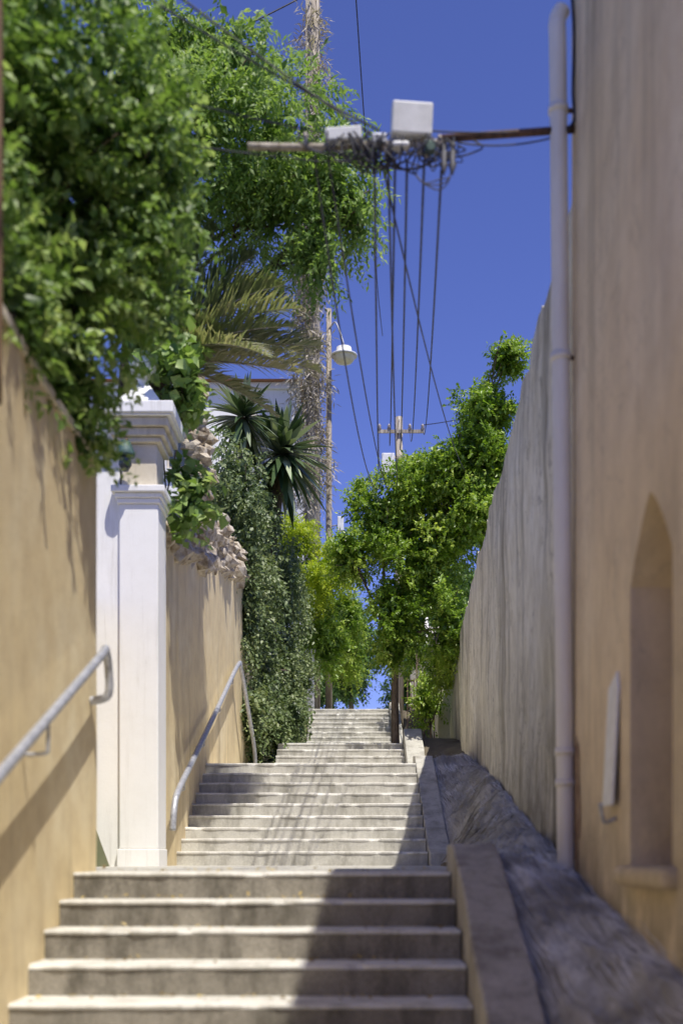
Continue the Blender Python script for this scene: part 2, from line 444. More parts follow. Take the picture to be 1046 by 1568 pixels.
for s in range(5200):
    j=rg.uniform(2,ny-24); i=rg.uniform(0.2,nx-0.5)
    if noise.noise(Vector((i*0.14,j*0.04,4)))<-0.02: continue
    dj=rg.uniform(6.0,24.0)*rg.choice([1,-1]); di=rg.uniform(-3,3)-dj*0.35
    arch=rg.uniform(0.0,0.015) if rg.random()<0.94 else rg.uniform(0.03,0.07); wd=rg.uniform(0.0005,0.0018)
    o=len(SV); fr=rg.uniform(2,6); am=rg.uniform(0.2,1.3)
    for k in range(9):
        t=k/8; jj=min(max(j+dj*t,0),ny-1.01); ii=min(max(i+di*t+am*math.sin(t*fr+s),0),nx-0.01)
        a=VN[int(jj),int(ii)]; b=VN[int(jj)+1,int(ii)]; c=VN[int(jj),int(ii)+1]
        p=a+(b-a)*(jj%1)+(c-a)*(ii%1)
        z=p[2]+0.005+arch*math.sin(math.pi*t)
        SV+=[(p[0]-wd,p[1],z),(p[0]+wd,p[1],z+0.001)]
    for k in range(8):
        a=o+2*k; SF.append((a,a+1,a+3,a+2)); SR.append(rg.random())
fast_mesh('net_strands',SV,SF,SR,M_FIB,net)

# ------------------------------------------------------------------ left walls
def yz_wall(name,x_face,thick,pts_top,zbot,mat,rough=0.0,step=0.35,parent=None):
    ya=pts_top[0][0];yb=pts_top[-1][0];n=max(2,int((yb-ya)/step));nz=10
    V=[];F=[]
    for i in range(n+1):
        y=ya+(yb-ya)*i/n; zt=float(np.interp(y,[a for a,b in pts_top],[b for a,b in pts_top]))
        zt+=rough*noise.noise(Vector((y*2.1,0,1)))
        for k in range(nz+1):
            z=zbot+(zt-zbot)*k/nz
            V.append((x_face+0.018*noise.noise(Vector((y*0.9,z*0.9,x_face))),y,z))
        V.append((x_face-thick,y,zt)); V.append((x_face-thick,y,zbot))
    w=nz+3
    for i in range(n):
        for k in range(w):
            a=i*w+k;b=i*w+(k+1)%w; F.append((a,b,b+w,a+w))
    F.append(tuple(range(w)));F.append(tuple(n*w+k for k in range(w)))
    return mesh(name,V,F,mat,parent)

wl=empty('ochre_garden_wall')
yz_wall('wall_body',-1.60,0.40,[(-5,2.44),(7.5,2.44)],-2.4,M_LWALL,parent=wl)
yz_wall('coping',-1.58,0.45,[(-5,2.49),(7.53,2.49)],2.442,M_CREAM,parent=wl)
tubes('wooden_post',[(smooth_path([(-1.57,5.3,2.0),(-1.565,5.3,3.2),(-1.575,5.3,6.2)],4),0.028)],M_DWOOD)

w2=empty('ochre_garden_wall')
WT=([12.42,13.1,16,20,23.3],[3.45,3.50,4.0,4.8,5.3])
yz_wall('wall_body',-1.98,0.40,list(zip(*WT)),-1.0,M_LWALL,rough=0.12,parent=w2,step=0.2)
yz_wall('garden_wall',-1.95,0.40,[(23.35,5.4),(26.5,5.6),(31,6.3)],0.5,M_CREAM,rough=0.1)
yz_wall('garden_wall',-2.62,0.3,[(7.5,2.4),(11.85,2.6)],-1.0,M_LWALL)
yz_wall('garden_wall',-1.45,0.35,[(31.2,5.4),(45,5.8)],3.2,M_CREAM)

def rock(bm_list, c, s, seed):
    bm=bmesh.new(); bmesh.ops.create_icosphere(bm,subdivisions=2,radius=1)
    rr=Matrix.Rotation(seed*1.7,3,'Z')@Matrix.Rotation(seed*0.9,3,'X')
    V=[];F=[]
    for v in bm.verts:
        d=v.co.copy(); k=1+0.5*noise.noise(d*1.4+Vector((seed*3.1,seed,0)))+0.22*noise.noise(d*5+Vector((seed,0,0)))
        q=rr@Vector((d.x*k,d.y*k,d.z*k)); V.append((c[0]+q.x*s[0],c[1]+q.y*s[1],c[2]+q.z*s[2]))
    for f in bm.faces: F.append([v.index for v in f.verts])
    bm.free(); o=len(bm_list[0]); bm_list[0]+=V; bm_list[1]+=[tuple(i+o for i in f) for f in F]
bl=[[],[]]; rg=random.Random(3); y=12.75
while y<23.4:
    zt=float(np.interp(y,WT[0],WT[1]))
    hh=float(np.interp(y,[12.7,14,16,18.5,20.5,23.4],[0.15,0.5,0.9,1.15,0.8,0.5]))
    hh*=0.8+0.5*noise.noise(Vector((y*1.3,4,0)))
    for k in range(13):
        s=rg.uniform(0.06,0.24)*rg.choice([1,1,0.7])
        u=rg.random()**1.2
        rock(bl,(-2.10-0.12*u+rg.uniform(-.14,.12),y+rg.uniform(-.12,.12),zt-0.12+hh*u),(s*rg.uniform(.7,1.2),s*rg.uniform(.8,1.5),s*rg.uniform(.4,0.9)),rg.random()*50)
    y+=0.19
mesh('rubble_coping',bl[0],bl[1],M_STONE,w2)
bl=[[],[]]
for k in range(60):
    z=4.2+2.1*(k/60); s=rg.uniform(0.10,0.20)*(1.1-0.4*k/60)
    rock(bl,(-1.99+rg.uniform(-.13,.1)-0.05*(z-4.1),15.8+rg.uniform(-.25,.25),z),(s,s,s*0.7),rg.random()*90)
mesh('rubble_pier',bl[0],bl[1],M_STONE)

# gate pillar
gp=empty('gate_pillar')
Y=11.9
box('side_pilaster',-2.58,-2.312,Y+0.05,Y+0.5,-0.1,4.25,M_WHITE,gp,0.01)
box('base',-2.33,-1.915,Y-0.014,Y+0.513,-0.1,0.10,M_WHITE,gp,0.008)
box('shaft',-2.31,-1.925,Y,Y+0.5,0.10,3.50,M_WHITE,gp,0.012)
for i,(e,z0,z1) in enumerate([(0.02,3.50,3.55),(0.04,3.552,3.60),(0.07,3.602,3.67)]):
    box('lower_moulding_%d'%i,-2.31-e,-1.925+e,Y-e,Y+0.5+e,z0,z1,M_WHITE,gp,0.01)
box('frieze',-2.29,-1.945,Y+0.02,Y+0.48,3.67,4.10,M_CREAM,gp,0.01)
for i,(e,z0,z1) in enumerate([(0.03,4.10,4.15),(0.07,4.152,4.23),(0.11,4.232,4.32),(0.15,4.322,4.34),(0.17,4.342,4.46)]):
    box('cornice_%d'%i,-2.31-e,-1.925+e,Y-e,Y+0.5+e,z0,z1,M_CREAM if i in(0,1,2) else M_WHITE,gp,0.012)
V=[(-2.36,Y-0.05,4.46),(-1.87,Y-0.05,4.46),(-1.87,Y+0.5,4.46),(-2.36,Y+0.5,4.46),(-2.2,Y+.15,4.72),(-2.03,Y+.15,4.72),(-2.03,Y+.35,4.72),(-2.2,Y+.35,4.72)]
mesh('cap',V,[(0,1,2,3),(4,5,6,7),(0,1,5,4),(1,2,6,5),(2,3,7,6),(3,0,4,7)],M_WHITE,gp)
revolve('finial',[(0.0,0),(0.09,0.0),(0.06,0.06),(0.05,0.10),(0.12,0.17),(0.14,0.26),(0.10,0.35),(0.03,0.41),(0.03,0.45),(0.0,0.5)],(-2.115,Y+.25,4.71),M_WHITE,gp)
ll=empty('wall_lantern')
revolve('lantern_hood',[(0.0,0.15),(0.05,0.13),(0.10,0.0),(0.095,-0.02),(0.0,-0.01)],(-2.22,Y-0.16,3.93),M_GREEN,ll,16)
revolve('lantern_glass',[(0.05,-0.02),(0.065,-0.1),(0.03,-0.16),(0,-0.165)],(-2.22,Y-0.16,3.93),M_GLASS,ll,16)
tubes('lantern_arm',[([(-2.22,Y+0.05,4.00),(-2.22,Y-0.1,4.1),(-2.22,Y-0.16,4.06)],0.015)],M_RUST,ll)

def rail(name,pts,r,brs,xw):
    e=empty(name)
    tubes('rail',[(smooth_path(pts,8),r)],M_STEEL,e,12)
    L=[]
    for y,z in brs:
        x=pts[0][0]
        L.append((smooth_path([(x,y,z),(x+0.0,y,z-0.13),(x-0.015,y,z-0.17),(xw-0.02,y,z-0.175)],4),0.010))
    tubes('brackets',L,M_STEEL,e,8)
    return e
s1=(1.22-0.38)/(7.15-5.12)
def r1(y): return 0.38+s1*(y-5.12)
rail('handrail',[(-1.48,1.0,r1(1.0)),(-1.48,3.0,r1(3.0)),(-1.48,5.0,r1(5.0)),(-1.48,7.0,r1(7.0)),(-1.48,7.2,r1(7.2)),(-1.48,7.3,r1(7.2)-0.10),(-1.49,7.32,r1(7.2)-0.25),(-1.60,7.33,r1(7.2)-0.28)],0.026,[(2.6,r1(2.6)),(4.2,r1(4.2)),(5.85,r1(5.85))],-1.60)
s2=(3.15-0.68)/(19.5-12.7)
def r2(y): return 0.68+s2*(y-12.7)
rail('handrail',[(-1.88,12.55,0.30),(-1.87,12.6,0.55),(-1.86,12.85,0.74),(-1.86,14,r2(14)),(-1.86,17,r2(17)),(-1.86,19.4,r2(19.4)),(-1.84,19.75,3.1),(-1.80,20.6,2.55),(-1.76,21.4,1.95),(-1.76,21.6,1.5)],0.034,[(13.4,r2(13.4)),(15.2,r2(15.2)),(17.0,r2(17.0)),(18.8,r2(18.8))],-1.98)

# ------------------------------------------------------------------ right building
rb=empty('beige_house')
H=5.35
wallob=box('walls',1.27,8.0,-7,7.05,-2.6,H,M_RBLD,rb)
def arch_prism(y0,y1,z0,zs,za,x0,x1,n=14):
    pts=[(y0,z0),(y1,z0)]
    yc=(y0+y1)/2;hw=(y1-y0)/2
    for k in range(n+1):
        a=math.pi*k/n
        pts.append((yc+hw*math.cos(a),zs+(za-zs)*(1-abs(math.cos(a))**1.35)))
    V=[(x0,y,z) for y,z in pts]+[(x1,y,z) for y,z in pts]; m=len(pts)
    F=[tuple(range(m)),tuple(m+i for i in range(m))]+[(i,(i+1)%m,m+(i+1)%m,m+i) for i in range(m)]
    return V,F
cutters=[]
V,F=arch_prism(4.82,5.56,-0.03,1.25,1.58,0.9,1.52)
cutters.append(mesh('cut',V,F,None))
V,F=arch_prism(1.6,2.5,-1.5,0.6,1.0,0.9,1.52)
cutters.append(mesh('cut2',V,F,None))
for c in cutters:
    m=wallob.modifiers.new('b','BOOLEAN'); m.operation='DIFFERENCE'; m.object=c; m.solver='EXACT'
dg=bpy.context.evaluated_depsgraph_get()
newme=bpy.data.meshes.new_from_object(wallob.evaluated_get(dg))
wallob.modifiers.clear(); wallob.data=newme
for c in cutters: bpy.data.objects.remove(c)
for (a,b,z0,z1,zt) in ((4.83,5.55,-0.03,1.25,1.57),(1.61,2.49,-1.5,0.6,0.99)):
    n_=6
    for k in range(n_):
        w_=(b-a)/n_; ym=(a+(k+0.5)*w_); u=abs(ym-(a+b)/2)/((b-a)/2)
        top=z1+(zt-z1)*(1-u**1.35)-0.03
        box('door_plank',1.488+0.004*(k%2),1.518,a+k*w_+0.004,a+(k+1)*w_-0.004,z0,top,M_DWOOD,rb,0.003)
    box('door_rail',1.470,1.486,a+0.01,b-0.01,z0+0.25,z0+0.33,M_DWOOD,rb,0.003)
    box('door_rail',1.470,1.486,a+0.01,b-0.01,z1-0.30,z1-0.22,M_DWOOD,rb,0.003)
box('sill',1.20,1.48,4.74,5.64,-0.12,-0.032,M_RBLD,rb,0.03)
box('eave',1.262,8.2,-7.1,7.06,H+0.002,H+0.08,M_CREAM,rb,0.01)
V=[(1.262,-7.1,H+.08),(8.2,-7.1,H+.08),(8.2,7.06,H+.08),(1.262,7.06,H+.08),(4.6,-7.0,H+.5),(4.6,7.0,H+.5)]
mesh('roof',V,[(0,4,5,3),(1,2,5,4),(0,1,4),(2,3,5)],M_TILE,rb)
V=[];n=40
for k in range(n):
    a=2*math.pi*k/n; r=1+0.55*noise.noise(Vector((math.cos(a)*2.4,math.sin(a)*2.4,4)))
    V.append((1.267,6.90+min(0.14,0.12*r*math.cos(a)),0.30+0.38*r*math.sin(a)))
mesh('peeled_patch',V,[tuple(range(n))],M_BRICK,rb)
pb=empty('white_board')
V=[(1.225,5.97,0.26),(1.225,5.76,0.26),(1.255,5.76,0.82),(1.258,5.80,0.90),(1.255,5.97,0.84)]
V2=[(x+0.012,y,z) for x,y,z in V]
mesh('board',V+V2,[(0,1,2,3,4),(5,6,7,8,9)]+[(i,(i+1)%5,5+(i+1)%5,5+i) for i in range(5)],M_BOXW,pb)
tubes('board_bracket',[(smooth_path([(1.27,5.86,0.20),(1.21,5.84,0.18),(1.185,5.82,0.27)],4),0.010)],M_STEEL,pb)

dp=empty('downpipe')
def px(z): return 1.225-0.010*(z+0.2)
tubes('pipe',[(smooth_path([(px(-0.2),6.98,-0.25),(px(1),6.98,1.0),(px(3),6.98,3.0),(px(4.6),6.98,4.6),(px(4.85),6.99,4.84),(px(4.9)+0.03,7.0,4.92)],8),0.050)],M_PIPE,dp,20)
for z in (0.62,0.44,2.9,4.33):
    tubes('collar',[([(px(z),6.98,z-0.02),(px(z),6.98,z+0.02)],0.058)],M_PIPE,dp,20)
    tubes('clip',[([(px(z)-0.0,6.99,z),(1.29,6.99,z)],0.014)],M_RUST,dp,8)
tubes('shoe',[([(px(-.2),6.98,-0.28),(px(-.2),6.98,-0.2)],0.058)],M_RUST,dp,20)
tubes('wall_cable',[(smooth_path([(1.25,6.93,4.95),(1.262,6.93,4.7),(1.255,6.93,4.4),(1.265,6.93,4.25),(1.22,6.90,4.17)],6),0.010)],M_CABLE)

# long weathered wall
def xr(y): return rightx(y)
rw=empty('weathered_wall')
def wall_right(name,xf,thick,pts_top,zb,mat,rough,parent=None,step=0.12,amp=0.03):
    ya=pts_top[0][0];yb=pts_top[-1][0];n=max(2,int((yb-ya)/step));nz=40
    V=[];F=[]
    for i in range(n+1):
        y=ya+(yb-ya)*i/n; zt=float(np.interp(y,[a for a,b in pts_top],[b for a,b in pts_top]))+rough*noise.noise(Vector((y*1.7,2,1)))+rough*0.6*noise.noise(Vector((y*6,2,1)))
        x=xf(y)
        for k in range(nz+1):
            z=zb+(zt-zb)*k/nz
            V.append((x+amp*noise.noise(Vector((y*0.7,z*0.8,1)))+amp*0.35*noise.noise(Vector((y*2.6,z*3,7)))-0.035*max(0,(1.2-z))*0.5,y,z))
        V.append((x+thick,y,zt));V.append((x+thick,y,zb))
    w=nz+3
    for i in range(n):
        for k in range(w):
            a=i*w+k;b=i*w+(k+1)%w;F.append((a,b,b+w,a+w))
    F.append(tuple(range(w)));F.append(tuple(n*w+k for k in range(w)))
    return mesh(name,V,F,mat,parent,smooth=False)
wall_right('wall_body',lambda y:xr(y)+0.02,0.4,[(7.06,4.0),(12,4.02),(26,4.1)],-1.5,M_RWALL,0.09,rw,amp=0.04)
wall_right('garden_wall',lambda y:1.83,0.35,[(26.1,5.0),(32,5.6)],0.5,M_CREAM,0.04)
wall_right('garden_wall',lambda y:1.95,0.35,[(32.1,6.2),(42,6.4)],2.5,M_RWALL,0.04)
tubes('downpipe',[([(1.80,30,2.5),(1.80,30,6.0)],0.05)],M_PIPE)
L=[([(1.2,27.1,4.0),(1.8,27.1,4.0)],0.018),([(1.2,27.1,3.4),(1.8,27.1,3.4)],0.014)]
for k in range(9): L.append(([(1.2+k*0.075,27.1,2.4),(1.2+k*0.075,27.1,4.05)],0.011))
tubes('iron_railing',L,M_RUST)
wp=empty('white_gate_post')
box('post',-1.22,-1.02,31.0,31.25,3.7,5.3,M_WHITE,wp,0.01)
box('cap',-1.25,-0.99,30.97,31.28,5.302,5.4,M_WHITE,wp,0.01)

# ------------------------------------------------------------------ white house behind
wh=empty('white_house')
box('walls',-8,-1.66,34.5,43,3.0,13.4,M_WHITE,wh)
box('cornice',-8.1,-1.56,34.4,43.1,13.402,13.6,M_WHITE,wh,0.03)
V=[(-8.3,34.2,13.6),(-1.4,34.2,13.6),(-1.4,43.3,13.6),(-8.3,43.3,13.6),(-6,38.5,14.5),(-3.6,38.5,14.5)]
mesh('roof',V,[(0,1,5,4),(1,2,5),(2,3,4,5),(3,0,4),(0,1,2,3)],M_TILE,wh)
for zz in (5.5,8.4,11.2):
    for xx in (-6.9,-4.9,-2.9):
        box('window',xx-0.35,xx+0.35,34.44,34.49,zz,zz+1.4,M_GLASS,wh)
        box('window_frame',xx-0.43,xx+0.43,34.46,34.497,zz-0.08,zz+1.48,M_CREAM,wh)
        box('window_sill',xx-0.48,xx+0.48,34.34,34.495,zz-0.16,zz-0.082,M_WHITE,wh)

# ------------------------------------------------------------------ utility poles and cables
up=empty('utility_pole')
pts=[(-1.15,33,3.6),(-1.14,33,12),(-1.12,33,27.5)]
tubes('pole',[(pts,[0.24,0.22,0.19])],M_WOOD,up,14)
box('crossarm',-2.2,0.0,32.72,32.80,25.0,25.2,M_WOOD,up)
foliage('dry_vine_cover',[(-1.25,32.9,16.5,0.36,0.3,1.6),(-1.28,32.9,13.5,0.42,0.3,1.8),(-1.2,32.9,19,0.25,0.25,1.4),(-1.2,32.9,11,0.4,0.3,1.3),(-1.15,32.9,22,0.16,0.2,1.8)],1300,L_DRY,0.24,0.14,9,0.5,0.35,0.2,18,0.4,up,0.0,seed=31)

up2=empty('utility_pole')
tubes('pole',[([(1.42,38,3.6),(1.42,38,13.9)],[0.15,0.11])],M_WOOD,up2,12)
box('crossarm',0.75,2.2,37.82,37.88,13.35,13.45,M_WOOD,up2)
box('crossarm_lower',1.0,1.9,37.82,37.88,12.55,12.63,M_WOOD,up2)
for xx in (0.8,1.1,1.75,2.15):
    revolve('insulator',[(0.03,0),(0.07,0.03),(0.04,0.09),(0.06,0.13),(0,0.2)],(xx,37.85,13.45),M_CERAM,up2,10)
box('transformer_box',0.86,1.26,37.5,37.8,12.0,12.62,M_BOXW,up2,0.03)
tubes('transformer_bracket',[([(0.95,37.7,11.95),(1.42,37.9,11.8)],0.02)],M_STEEL,up2)

lp=empty('street_lamp')
tubes('lamp_post',[([(-0.69,33.4,3.6),(-0.69,33.4,15.2)],[0.10,0.075])],M_WOOD,lp,12)
tubes('lamp_arm',[(smooth_path([(-0.69,33.4,14.6),(-0.5,33.2,14.75),(-0.27,33,14.05)],6),0.022)],M_STEEL,lp)
revolve('lamp_shade',[(0.0,0.28),(0.08,0.27),(0.20,0.22),(0.22,0.08),(0.36,0.02),(0.36,-0.02),(0.2,0.0)],(-0.27,33,13.75),M_BOXW,lp)
revolve('lamp_bowl',[(0.30,0.0),(0.29,-0.08),(0.22,-0.17),(0.10,-0.21),(0,-0.22)],(-0.27,33,13.74),M_LAMP,lp)
box('meter_box',-0.45,-0.28,33.1,33.3,9.0,9.4,M_BOXW,lp,0.02)
tubes('meter_box_bracket',[([(-0.37,33.25,9.2),(-0.69,33.4,9.2)],0.02)],M_STEEL,lp)

DZ=0.035
br=empty('cable_bracket')
tubes('iron_bar',[([(1.27,6.96,4.17+DZ),(0.5,7.06,4.175+DZ)],0.022)],M_RUST,br,10)
tubes('timber_arm',[(smooth_path([(-0.62,7.06,4.13+DZ),(-0.2,7.06,4.125+DZ),(0.1,7.06,4.14+DZ),(0.52,7.06,4.15+DZ)],4),0.022)],M_WOOD,br,6)
def twisted_box(name,c,s,ang,tilt,mat):
    ob=box(name,-s[0]/2,s[0]/2,-s[1]/2,s[1]/2,-s[2]/2,s[2]/2,mat,br,0.010)
    ob.location=c; ob.rotation_euler=(math.radians(tilt),math.radians(ang*0.4),math.radians(ang)); return ob
twisted_box('white_box',(0.335,7.02,4.255+DZ),(0.235,0.10,0.175),4,8,M_BOXW)
twisted_box('small_white_box',(-0.06,7.0,4.155+DZ),(0.21,0.08,0.075),-4,4,M_BOXW)
box('junction',0.10,0.19,6.97,7.04,4.10+DZ,4.16+DZ,M_STEEL,br,0.01)
box('splice_case',0.22,0.32,6.95,7.02,4.07+DZ,4.105+DZ,M_BOXW,br,0.015)
box('green_case',0.41,0.47,6.97,7.02,4.05+DZ,4.12+DZ,M_GREEN,br,0.01)
ri=random.Random(77)
for xx in (-0.28,0.06,0.12,0.17,0.20,0.28,0.38,0.42,0.50,0.58):
    h=ri.uniform(0.04,0.07); s_=ri.uniform(0.6,0.95)
    revolve('insulator',[(0.0,-h),(0.012*s_,-h),(0.022*s_,-h*0.6),(0.012*s_,-h*0.4),(0.022*s_,-h*0.1),(0.010,0.02),(0,0.02)],(xx,7.02+ri.uniform(-.03,.03),4.12+DZ+ri.uniform(-.02,.05)),ri.choice([M_CERAM,M_CABLE,M_CERAM,M_BOXW]),br,10)
rg=random.Random(21)
L=[]
for k in range(52):
    x0=rg.choice([rg.uniform(-0.1,0.25),rg.uniform(0.1,0.6)]); x1=x0+rg.uniform(-0.25,0.25); dp_=rg.uniform(0.03,0.16)
    y0=7.0+rg.uniform(-.08,.08)
    L.append((smooth_path([(x0,y0,4.13+DZ),(x0+rg.uniform(-.07,.07),y0,4.13-dp_+DZ),((x0+x1)/2,y0+0.04,4.13-dp_*rg.uniform(.4,1.4)+DZ),(x1+rg.uniform(-.07,.07),y0,4.13-dp_*.6+DZ),(x1,y0,4.14+DZ)],5),rg.uniform(0.003,0.0065)))
for k in range(3):
    L.append((smooth_path([(0.33,7.02,4.02),(0.40,7.0,3.92),(0.50,7.0,3.88+0.03*k),(0.56,7.0,3.97),(0.54,7.0,4.14)],6),0.004))
tubes('cable_loops',L,M_CABLE,br,6)
for xx in (0.52,0.57):
    revolve('hanging_insulator',[(0.0,0),(0.02,-0.01),(0.012,-0.05),(0.024,-0.06),(0.014,-0.12),(0.026,-0.13),(0.0,-0.2)],(xx,7.0,4.12+DZ),M_CABLE,br,10)
tubes('bar_wires',[(catenary((0.6,7.02,4.13+DZ),(1.26,6.97,4.20),0.045),0.005),(catenary((0.4,7.02,4.2+DZ),(1.26,6.97,4.22),0.02),0.005),(catenary((-0.6,7.06,4.15+DZ),(0.1,7.06,4.12),0.07),0.004)],M_CABLE,br,6)

C=[]
P2=[(0.8,37.85,13.6),(1.1,37.85,13.6),(1.42,37.9,13.8),(1.75,37.85,13.6),(2.15,37.85,13.6),(1.42,37.8,12.6)]
starts=[(0.12,7.05,4.08),(0.24,7.05,4.08),(0.31,7.05,4.08),(0.41,7.05,4.08),(0.51,7.05,4.02),(0.20,7.05,4.08)]
for s,e,sg in zip(starts,P2,[1.6,1.1,1.3,1.0,0.8,1.4]): C.append((catenary(s,e,sg,36),0.0078))
C.append((catenary((0.16,7.05,4.08),(3.4,33,10.6),0.8,30),0.007))
C.append((catenary((-0.23,7.05,4.1),(0.6,24,7.6),0.9,30),0.007))
C.append((catenary((-0.15,7.05,4.1),(1.42,37.9,12.2),1.3,30),0.007))
C.append((catenary((0.15,7.0,4.22),(-3.2,6.2,6.0),0.14,20),0.0065))
C.append((catenary((0.10,7.0,4.20),(-2.6,6.2,5.9),0.10,20),0.0065))
C.append((catenary((0.05,7.0,4.17),(-4.0,6.6,5.4),0.20,20),0.005))
C.append((catenary((-0.45,7.05,4.10),(-5.0,8.5,6.4),0.25,20),0.005))
C.append((catenary((-0.05,32.9,25.1),(1.42,60,26),1.0,20),0.02))
C.append((catenary((-1.1,32.7,23.5),(-14,30,18),0.9,20),0.02))
C.append((catenary((2.15,37.85,13.6),(9,34,15),0.5,20),0.013))
for a,b,sg,r in (((-0.9,5.4,6.0),(0.9,-9,7.0),0.25,0.016),((-2.2,5.6,6.1),(0.5,-9,7.2),0.2,0.014),((-3.0,6.2,6.0),(-0.1,-9,7.0),0.2,0.016),((-2.6,6.2,5.9),(0.3,-9,6.9),0.3,0.012)):  # out-of-view runs added to cast stripe shadows on the lower steps
    C.append((catenary(a,b,sg,20),r))
tubes('overhead_cables',C,M_CABLE,None,6)

# ------------------------------------------------------------------ vegetation
cl=empty('climbing_shrub')
E=[(-1.60,6.9,4.15,.57,.9,.7),(-1.70,6.9,3.35,.48,.8,.55),(-1.95,6.1,3.7,.42,.8,.9),(-1.80,7.2,2.85,.28,.45,.32),(-2.1,6.5,4.9,.6,.9,.5),(-1.85,5.9,2.95,.26,.6,.33),(-1.32,7.2,4.15,.36,.5,.42),(-1.66,6.3,2.62,.14,.5,.20),(-1.68,7.1,2.50,.14,.35,.22),(-1.45,7.1,3.55,.32,.5,.35),(-1.64,5.8,2.60,.12,.4,.2)]
branches('stems',(-2.2,6.6,0.5),E,M_BARK,cl,0.05,(-2.1,6.7,2.6),6,3)
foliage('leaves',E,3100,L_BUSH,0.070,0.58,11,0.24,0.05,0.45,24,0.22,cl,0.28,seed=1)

tr=empty('pepper_tree')
E=[(-1.65,12.9,7.7,.85,1.1,.75),(-.85,12.9,7.75,.7,1,.75),(-.25,12.9,7.15,.42,.6,.5),(-2.0,12.9,8.7,.6,.8,.4),(-.40,12.9,6.45,.32,.4,.45),(-.9,13,7.0,.5,.6,.5),(-1.3,12.9,8.6,.5,.7,.35),(-.02,12.9,6.9,.22,.4,.3),(-1.9,12.9,7.0,.4,.5,.35)]
branches('trunk_and_limbs',(-3.1,14.6,1.3),E,M_BARK,tr,0.08,(-2.6,14.0,6.4),8,8)
foliage('leaves',E,2900,L_TREE,0.082,0.38,13,0.34,0.18,0.1,22,0.26,tr,0.05,seed=2)

vn=empty('vine')
E=[(-1.76,12.3,4.95,.20,.35,.40),(-1.70,12.7,3.80,.17,.3,.28),(-2.0,12.3,5.4,.32,.4,.32)]
branches('stems',(-2.1,12.9,2.8),E,M_BARK,vn,0.02,(-2.0,12.9,3.9),4,9)
foliage('leaves',E,260,L_BUSH,0.13,0.85,6,0.20,0.08,0.1,12,0.35,vn,0.1,seed=3)

def palm(name, base, specs, trunk_pts):
    e=empty(name)
    rg=np.random.default_rng(4)
    V=[];F=[];Rn=[];ra=[]
    for (dx,dy,dz,L,droop,dry) in specs:
        d=Vector((dx,dy,dz)).normalized(); b=Vector(base)
        pts=[]
        for k in range(26):
            t=k/25
            pts.append(b+d*L*t-Vector((0,0,droop*L*t*t)))
        ra.append((pts,[0.020*(1-0.85*k/25) for k in range(26)]))
        for k in range(3,26):
            for sub in range(4):
                t=min(1,(k+sub/4)/25); p=b+d*L*t-Vector((0,0,droop*L*t*t))
                tg=(d*L-Vector((0,0,2*droop*L*t))).normalized()
                s=tg.cross(Vector((0,0,1))).normalized(); u=s.cross(tg).normalized()
                ll=0.42*math.sin(math.pi*min(1,0.15+t*0.85))**0.6*(0.7+0.5*rg.random())*L/1.6
                for sg in (1,-1):
                    ld=(tg*0.85+s*sg*0.8+u*0.35+Vector(tuple(rg.normal(size=3)*0.12))).normalized()
                    ld2=(ld-Vector((0,0,0.35))).normalized()
                    wv=tg.cross(ld).cross(ld).normalized()*0.011
                    o=len(V)
                    m=p+ld*ll*0.5; q=m+ld2*ll*0.5
                    V+=[p-wv*0.6,p+wv*0.6,m+wv,m-wv]; V+=[q,q+wv*0.1]
                    F+=[(o,o+1,o+2,o+3),(o+3,o+2,o+5,o+4)]
                    v=np.clip(dry*0.7+0.3*rg.random(),0,1); Rn+=[v,v]
    fast_mesh('fronds',[tuple(v) for v in V],F,Rn,L_PALM,e)
    tubes('rachises',ra,M_WOOD,e,5)
    tubes('trunk',[(trunk_pts,[0.22,0.2,0.18])],M_BARK,e,14)
palm('palm_tree',(-2.10,12.9,5.30),[(1,-.1,1.5,1.9,.25,.2),(1,-.3,.9,1.9,.32,.5),(1,-.4,.55,1.9,.30,.75),(1,0,.25,1.8,.30,.9),(.3,-.5,1.4,1.6,.25,.3),(-.5,-.2,1.2,1.8,.3,.4),(.8,-.6,.2,1.6,.4,.8),(.7,-.1,1.9,1.9,.2,.1),(-.8,.2,.8,1.8,.4,.5),(.3,.9,.8,1.8,.4,.5),(1,.3,.7,1.9,.4,.6),(.9,-.1,1.2,1.9,.40,.4),(1,.2,.4,1.9,.2,.6),(1,.1,1.1,2.0,.35,.3),(1,-.2,0.0,1.6,.15,1.0),(.9,.1,-.1,1.3,.3,.9),(.9,-.3,.35,1.7,.25,.5)],[(-2.6,13.2,1.5),(-2.45,13.1,4),(-2.10,12.9,5.30)])

def yucca(name, heads, trunk):
    e=empty(name); rg=np.random.default_rng(9)
    V=[];F=[];Rn=[]
    for (c,L,n) in heads:
        c=Vector(c)
        for k in range(n):
            el=rg.uniform(-1.1,1.45); az=rg.uniform(0,2*math.pi)
            d=Vector((math.cos(el)*math.cos(az),math.cos(el)*math.sin(az),math.sin(el)))
            ll=L*rg.uniform(0.7,1.1); s=d.cross(Vector((0,0,1))).normalized()*0.066*L
            dr=0.28*ll*max(0,math.cos(el))+0.05
            o=len(V); N=6
            v=rg.uniform(0,1)**1.0
            for i in range(N+1):
                t=i/N; w=(0.55+0.9*t if t<0.5 else 1.0*(1-(t-0.5)*2)**0.8+0.02)
                p=c+d*(0.06+ll*t)-Vector((0,0,dr*t*t))
                V+=[p-s*w,p+s*w]
            for i in range(N):
                a=o+2*i;F.append((a,a+1,a+3,a+2));Rn.append(v)
    fast_mesh('blades',[tuple(v) for v in V],F,Rn,L_YUC,e)
    tubes('trunk',trunk,M_BARK,e,10)
